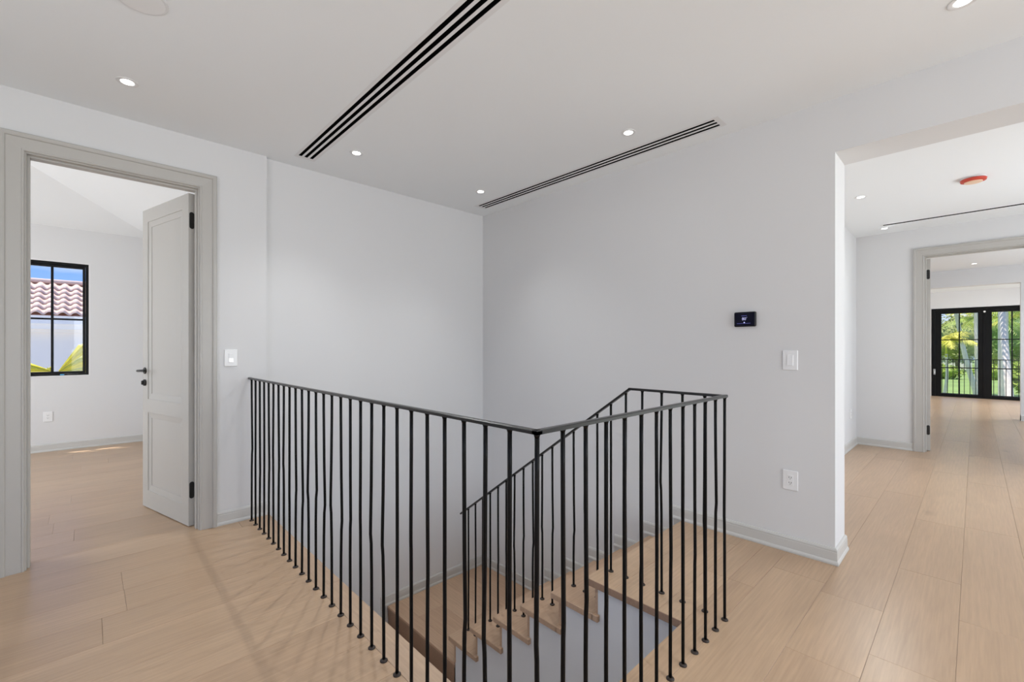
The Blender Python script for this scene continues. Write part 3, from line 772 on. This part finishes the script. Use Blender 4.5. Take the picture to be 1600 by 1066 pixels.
plate('wall_outlet', 'white duplex outlet on the far bedroom wall under the window', 'outlet', Matrix.Translation((-.366, 7.92, .430)), 'outlet')
plate('wall_outlet', 'white duplex outlet on the left wall of the hall', 'outlet', Matrix.Translation((7.02, 1.10, .44)), 'outlet')
MT = Mr(1.064, 1.472)
th_ = thing('thermostat', 'black touchscreen thermostat reading 80 on the right wall', 'thermostat', MT.translation)
MB(MT).box(-.055, .055, -.006, 0, -.036, .036, .003).build('wall_bracket', 'white_plastic', th_)
MB(MT).box(-.067, .067, -.026, -.006, -.049, .049, .005).build('body', 'thermo_body', th_)
scr = MB(MT).box(-.060, .060, -.0266, -.025, -.042, .042, .0005).build('screen', 'thermo_screen', th_)
def text(body, size, x, z, m, name, M=MT, y=-.0270):
    cu = bpy.data.curves.new(name, 'FONT'); cu.body = body; cu.size = size; cu.align_x = 'CENTER'; cu.align_y = 'CENTER'; cu.extrude = .0001
    tmp = bpy.data.objects.new('tmp', cu); C.objects.link(tmp)
    dg = bpy.context.evaluated_depsgraph_get(); me = bpy.data.meshes.new_from_object(tmp.evaluated_get(dg))
    bpy.data.objects.remove(tmp)
    me.transform(M @ Matrix.Translation((x, y, z)) @ Matrix.Rotation(R(90), 4, 'X'))
    me.materials.clear(); me.materials.append(MATS[m])
    o = bpy.data.objects.new(name, me); C.objects.link(o); o.parent = scr
    return o
text('80', .026, -.004, .002, 'thermo_digit', 'reading'); text('°', .018, .0125, .006, 'thermo_digit', 'degree_mark')
MB(MT).box(-.020, .014, -.0272, -.0266, .0215, .0245).build('status_line', 'thermo_line', scr)
MB(MT).box(-.048, .036, -.0272, -.0266, -.0285, -.0262).build('scale_line', 'thermo_line', scr)
MB(MT).lathe((-.002, -.0272, -.0215), [(.0045, 0), (.0045, .0006)], 14, 'Y').build('icon', 'thermo_digit', scr)

# ------------------------------------------------------------------ outside: garden behind the french doors
tag(plate_z('ground_lawn', 'sunlit green lawn', GZ - .5, GZ, 17.6, 260, -120, 160, m='lawn'), 'sunlit green lawn beyond the balcony', kind='structure')
tag(plate_z('ground_paving', '', GZ - .5, GZ, -60, 17.6, -60, 60, m='paving'), 'unseen pale paving round the houses, added for neutral bounce light', kind='structure')  # unseen ground, made pale so its bounce light stays neutral
tag(plate_z('floor_balcony', '', -.25, -.06, 16.50, 17.55, -2.2, 2.2, m='deck_stone'), 'pale stone balcony outside the french doors', kind='structure')
bal = thing('balcony_railing', 'thin black balcony railing outside the french doors', 'railing', (17.4, 0, -.06))
MB().box(17.385, 17.415, -2.1, 2.1, .955, .975).build('top_rail', 'black_frame', bal)
MB().box(17.388, 17.412, -2.1, 2.1, .0, .02).build('bottom_rail', 'black_frame', bal)
MB().box(17.385, 17.415, -2.1, -2.07, -.06, .975).build('post', 'black_frame', bal); MB().box(17.385, 17.415, 2.07, 2.1, -.06, .975).build('post', 'black_frame', bal)
y = -1.98
while y < 2.0:
    MB().tube([(17.4, y, .01), (17.4, y, .965)], .007, 6).build('bar', 'black_frame', bal); y += .1095

def leaf_cloud(mb, c, r, n, size, rng, flat=0.0):
    c = Vector(c)
    for _ in range(n):
        while True:
            p = Vector((rng.uniform(-1, 1), rng.uniform(-1, 1), rng.uniform(-1, 1)))
            if .35 < p.length < 1: break
        q = c + Vector((p.x * r[0], p.y * r[1], p.z * r[2]))
        a = Vector((rng.gauss(0, 1), rng.gauss(0, 1), rng.gauss(0, .6))).normalized() * size * rng.uniform(.6, 1.3)
        b = a.cross(Vector((rng.gauss(0, 1), rng.gauss(0, 1), rng.gauss(0, 1)))).normalized() * size * .38
        mb.add([q - a, q + b, q + a, q - b], [(0, 1, 2, 3)])
def bush(name, label, cat, c, r, n, size, m, seed, group=None, trunk=None):
    rng = random.Random(seed); t = thing(name, label, cat, (c[0], c[1], GZ), group)
    mb = MB(); leaf_cloud(mb, c, r, n, size, rng); o = mb.build('foliage', m, t); o['kind'] = 'stuff'
    core = bmesh.new(); bmesh.ops.create_icosphere(core, subdivisions=3, radius=1)
    for v in core.verts:
        f_ = .72 + .16 * math.sin(v.co.x * 5 + seed) * math.sin(v.co.y * 4 + seed * 2) + .08 * math.sin(v.co.z * 7)
        v.co = Vector((c[0] + v.co.x * r[0] * f_, c[1] + v.co.y * r[1] * f_, c[2] + v.co.z * r[2] * f_))
    mc = MB(); core.verts.index_update(); mc.add([v.co[:] for v in core.verts], [[v.index for v in f.verts] for f in core.faces]); core.free()
    mc.build('crown', m, t, smooth=True)
    if trunk:
        MB().tube([(c[0], c[1], GZ), (c[0] + trunk * .6, c[1] + .2, (GZ + c[2]) / 2), (c[0], c[1], c[2])], trunk, 10, r_end=trunk * .5).build('trunk', 'bark_brown', t, smooth=True)
    return t
def palm(label, base, top, r, seed, m='palm_leaf', fl=3.4, nf=17, bend=(0, 0, 0), group='palm trees in the garden'):
    rng = random.Random(seed); t = thing('palm_tree', label, 'palm tree', base, group)
    B, T = Vector(base), Vector(top); pts = []; rr = []
    for i in range(13):
        f_ = i / 12; p = B.lerp(T, f_) + Vector(bend) * math.sin(math.pi * f_); pts.append(p)
    mb = MB(); mb.tube(pts, r, 12, r_end=r * .62); mb.build('trunk', 'palm_bark', t, smooth=True)
    MB().tube([T - Vector((0, 0, .2)), T + Vector((0, 0, 1.0))], r * .6, 10, r_end=r * .25).build('crownshaft', 'banana_green', t, smooth=True)
    T = T + Vector((0, 0, .9))
    for k in range(nf):
        a = math.tau * k / nf + rng.uniform(-.2, .2); el = rng.uniform(.05, 1.05); L = fl * rng.uniform(.8, 1.1)
        d = Vector((math.cos(a) * math.cos(el), math.sin(a) * math.cos(el), math.sin(el))); fr = MB(); P = []
        for j in range(13):
            f_ = j / 12; P.append(T + d * (L * f_) + Vector((0, 0, -1)) * (L * .62 * f_ * f_))
        fr.tube(P, .035, 5, r_end=.006)
        side = d.cross(Vector((0, 0, 1))).normalized()
        for j in range(2, 13):
            for h2 in (0, .5):
                jj = min(12, j + h2); p = P[int(jj)] if h2 == 0 or j == 12 else P[j].lerp(P[j + 1], .5)
                tang = (P[min(12, j + 1)] - P[j - 1]).normalized()
                ll = L * .24 * math.sin(math.pi * min(.97, .12 + j / 13.5)) + .12
                for sg in (1, -1):
                    q = p + (side * sg * .75 + tang * .55 + Vector((0, 0, -.42 - rng.uniform(0, .3)))).normalized() * ll
                    w_ = tang * .045
                    fr.add([p - w_, p + w_, q + w_ * .1, q - w_ * .1], [(0, 1, 2, 3)])
        fr.build('frond', m if rng.random() > .25 else 'palm_yellow', t)
    return t
palm('slender leaning palm left of the french door muntin', (46, -.35, GZ), (45, 1.0, 4.1), .17, 3, bend=(0, .12, 0), nf=20, fl=3.3)
palm('thick pale palm trunk in the right french door', (28.5, -.90, GZ), (27.5, -.80, 5.2), .20, 8, bend=(0, .03, 0), nf=16, fl=3.2)
palm('pale palm crossing in front of the thickest palm', (23.5, -1.02, GZ), (26.2, -.66, 4.2), .135, 12, bend=(0, .02, 0), nf=14, fl=2.8)
palm('pale palm right beside the centre stile of the french doors', (40, -.16, GZ), (40, .0, 5.0), .15, 21, nf=18, fl=3.2)
palm('curved thin palm at the left edge of the french door glass', (40.5, 1.78, GZ), (40, 1.30, .9), .10, 33, bend=(0, -.22, 0), fl=1.9, nf=14, m='palm_yellow')
palm('distant palm with yellow green fronds behind the lawn', (62, .0, GZ), (62, -.4, 3.2), .2, 41, nf=18, fl=3.6)
palm('distant palm at the right edge of the garden', (50, -3.2, GZ), (50, -3.0, 3.0), .2, 45, nf=18, fl=3.4)
for i, (x, y, w_) in enumerate(((92, -8.6, 3.1), (94, -2.3, 3.0), (92, 3.9, 3.0), (95, 10.2, 3.1))):
    bush('clipped_hedge', ('rightmost stretch of yellow green hedge behind the lawn, past the palms', 'middle stretch of yellow green hedge behind the lawn, right of the door stile', 'yellow green hedge behind the lawn, seen in the left french door', 'leftmost stretch of yellow green hedge, mostly behind the door stile')[i], 'hedge', (x, y, GZ + 1.0), (1.6, w_, 1.3), 1500, .22, 'hedge_leaf', 60 + i, 'hedges across the back of the lawn')
for i, (x, y, z, r_, m, lab) in enumerate(((112, 10.5, 2.2, 5.2, 'tree_leaf', 'dark tree behind the hedge at the left of the glass'), (126, 2.5, 3.2, 5.6, 'olive_leaf', 'olive green tree behind the hedge in mid view'), (112, -6, 3.8, 5.6, 'tree_leaf', 'dark green tree behind the thick palm'), (75, -7.8, 2.8, 4.6, 'tree_leaf', 'dense dark tree in the rightmost french door pane'), (126, 19, 3, 6, 'olive_leaf', 'olive tree out past the left door stile'), (126, -16, 4.0, 6.4, 'olive_leaf', 'olive tree out past the right door frame'), (58, -3.9, -1.2, 1.9, 'hedge_leaf', 'round shrub on the lawn behind the thick palm'), (165, -6, 2.5, 8.5, 'olive_leaf', 'farthest olive tree on the horizon right of the door stile'), (165, 13, 2.0, 8.5, 'tree_leaf', 'farthest dark tree on the horizon in the left door'), (168, -26, 2.5, 9.0, 'tree_leaf', 'farthest dark tree past the right edge of the door'))):
    bush('garden_tree', lab, 'tree', (x, y, z), (r_ * .8, r_, r_ * .95), 2600, .34, m, 80 + i, 'trees behind the lawn', .25)
hs = thing('garden_house', 'small white house glimpsed across the lawn', 'house', (135, 3.6, GZ))
MB().box(133, 140, .5, 6.5, GZ, .1).build('wall', 'stucco_white', hs)
MB().add([(132.5, 0, .1), (140.5, 0, .1), (140.5, 7, .1), (132.5, 7, .1), (136.5, 1.5, 1.4), (136.5, 5.5, 1.4)], [(0, 3, 5, 4), (2, 1, 4, 5), (0, 4, 1), (3, 2, 5), (3, 2, 1, 0)]).build('roof', 'stucco', hs)
MB().box(132.97, 133.0, 2.2, 3.4, -1.6, -.3).build('window', 'slot_dark', hs)

# ------------------------------------------------------------------ outside: neighbour behind the bedroom window
nb = thing('neighbour_house', 'white neighbour house with a clay barrel tile roof behind the bedroom window', 'house', (-.9, 20, GZ))
NY, EZ, TW = 20.0, 2.40, .290
SR = 1.06 / 1.9
NX0, NX1 = -5.0, 2.6
MB().box(NX0 + .3, NX1 - .3, NY + .55, NY + 4, GZ, EZ - .2).build('wall', 'stucco', nb)
MB().box(NX0, NX1, NY + .03, NY + .60, EZ - .36, EZ - .10).build('fascia', 'stucco_white', nb)
MB().box(NX0 + .05, NX1 - .05, NY + .16, NY + .60, EZ - .52, EZ - .36).build('cornice', 'stucco_white', nb)
MB().box(NX0 + .15, NX1 - .15, NY + .35, NY + .62, EZ - .62, EZ - .52).build('cornice', 'stucco', nb)
MB().add([(NX0, NY + .05, EZ - .10), (NX1, NY + .05, EZ - .10), (NX1, NY + 2.25, EZ - .10 + 2.2 * SR), (NX0, NY + 2.25, EZ - .10 + 2.2 * SR), (NX0, NY + 2.6, EZ - .10), (NX1, NY + 2.6, EZ - .10)],
         [(0, 1, 2, 3), (3, 2, 5, 4), (0, 3, 4), (1, 5, 2), (0, 4, 5, 1)]).build('roof_deck', 'tile_under', nb)
# one S-shaped clay tile, shared by all
tl = MB(); nS = 10; Lc = .47; vs = []; prof = []
for i in range(nS + 1):
    u = i / nS; x_ = TW * 1.04 * u
    prof.append((x_, .075 * math.sin(math.pi * min(1, u / .66)) if u < .66 else -.022 * math.sin(math.pi * (u - .66) / .34)))
cs = math.cos(math.atan(SR)); sn = math.sin(math.atan(SR))
for (yy, lift, sc_) in ((0, .034, 1), (Lc, .0, .96)):
    for th2 in (0, -.014):
        for (x_, z_) in prof: vs.append((x_ * sc_, yy * cs - (z_ + th2 + lift) * sn, yy * sn + (z_ + th2 + lift) * cs))
m = nS + 1; fs = []
for i in range(nS):
    fs += [(i, i + 1, 2 * m + i + 1, 2 * m + i), (m + i, 3 * m + i, 3 * m + i + 1, m + i + 1), (i, m + i, m + i + 1, i + 1), (2 * m + i, 2 * m + i + 1, 3 * m + i + 1, 3 * m + i)]
fs += [(0, 2 * m, 3 * m, m), (m - 1, 2 * m - 1, 4 * m - 1, 3 * m - 1)]
tl.add(vs, fs); tile0 = tl.build('roof_tile', 'tile_clay', None, smooth=True); first = True
for r_ in range(6):
    for c_ in range(20):
        x_ = -3.6 + c_ * TW
        if first: o = tile0; first = False
        else: o = tile0.copy(); C.objects.link(o)
        o.parent = nb
        o.location = Vector((x_, NY - .02 + r_ * .378 * cs, EZ - .10 + .02 + r_ * .378 * sn)) - Vector(nb.location)
MB().tube([(NX0, NY + 2.22, EZ + 2.2 * SR - .04), (NX1, NY + 2.22, EZ + 2.2 * SR - .04)], .09, 12).build('ridge', 'tile_clay', nb, smooth=True)
# low roof edge and parapet of the neighbour's outbuilding
lowr = thing('low_parapet', 'low white parapet with dark roof edge tiles below the neighbour house', 'parapet', (-3.2, 16.5, GZ))
MB().add([(-4.6, 16.0, GZ), (-1.10, 16.0, GZ), (-1.10, 17.2, GZ), (-4.6, 17.2, GZ), (-4.6, 16.0, 1.05), (-1.10, 16.0, .55), (-1.10, 17.2, .55), (-4.6, 17.2, 1.05)],
         [(0, 1, 5, 4), (1, 2, 6, 5), (2, 3, 7, 6), (3, 0, 4, 7), (4, 5, 6, 7), (3, 2, 1, 0)]).build('parapet_wall', 'stucco_white', lowr)
for i in range(14):
    x_ = -4.5 + i * .25; z_ = 1.05 - (x_ + 4.6) * .143
    MB().box(x_, x_ + .17, 16.6, 17.1, z_ - .02, z_ + .10, .01).build('edge_tile', 'slot_dark', lowr)
# banana leaves close to the window
def fan_leaf(parent, base, a0, a1, n, lens, yaw, seed):
    """pleated leaf: strips spreading from the stalk between two angles, each a folded blade with thickness"""
    rng = random.Random(seed); B = Vector(base); ux = Vector((math.cos(yaw), math.sin(yaw), 0)); out = Vector((math.sin(yaw), -math.cos(yaw), 0))
    for i in range(n):
        f0, f1 = i / n, (i + .97) / n; fm = (f0 + f1) / 2
        d = [ux * math.cos(a0 + (a1 - a0) * f) + Vector((0, 0, 1)) * math.sin(a0 + (a1 - a0) * f) for f in (f0, fm, f1)]
        L = lens[0] + (lens[1] - lens[0]) * fm; L *= rng.uniform(.93, 1.05)
        bow = out * (.05 * L); q = MB(); top = []
        for r_ in (.06, .35, .68, .93):
            arch = bow * math.sin(math.pi * r_) * 1.2 - Vector((0, 0, 1)) * (.10 * L * r_ * r_)
            top += [B + d[0] * L * r_ + arch, B + d[1] * L * r_ * 1.01 + arch + out * .022 * (.3 + r_), B + d[2] * L * r_ + arch]
        top.append(B + d[1] * L * 1.06 - Vector((0, 0, 1)) * .12 * L)
        t_ = out * .0015; m = len(top)
        fs = []
        for k in range(3):
            for j in (0, 1):
                c = k * 3 + j; fs += [(c, c + 1, c + 4, c + 3), (m + c, m + c + 3, m + c + 4, m + c + 1)]
            fs += [(k * 3, k * 3 + 3, m + k * 3 + 3, m + k * 3), (k * 3 + 2, m + k * 3 + 2, m + k * 3 + 5, k * 3 + 5)]
        fs += [(9, 10, 12), (10, 11, 12), (m + 9, m + 12, m + 10), (m + 10, m + 12, m + 11)]
        q.add([v + t_ for v in top] + [v - t_ for v in top], fs)
        q.build('leaf_strip', 'banana_green' if i % 3 == 2 else 'banana_leaf', parent)
bp_ = thing('garden_plant', 'yellow green pleated leaves rising outside the bedroom window', 'plant', (-.42, 10.2, GZ))
fan_leaf(bp_, (-.37, 10.10, .88), R(64), R(2), 7, (.58, .50), R(8), 2)
fan_leaf(bp_, (-.40, 10.14, .90), R(176), R(146), 4, (.44, .36), R(-6), 4)
fan_leaf(bp_, (-.38, 10.22, .80), R(140), R(104), 4, (.20, .22), R(0), 6)
MB().tube([(-.42, 10.25, GZ), (-.40, 10.25, -.6), (-.385, 10.15, .90)], .09, 12, r_end=.03).build('stem', 'banana_green', bp_, smooth=True)
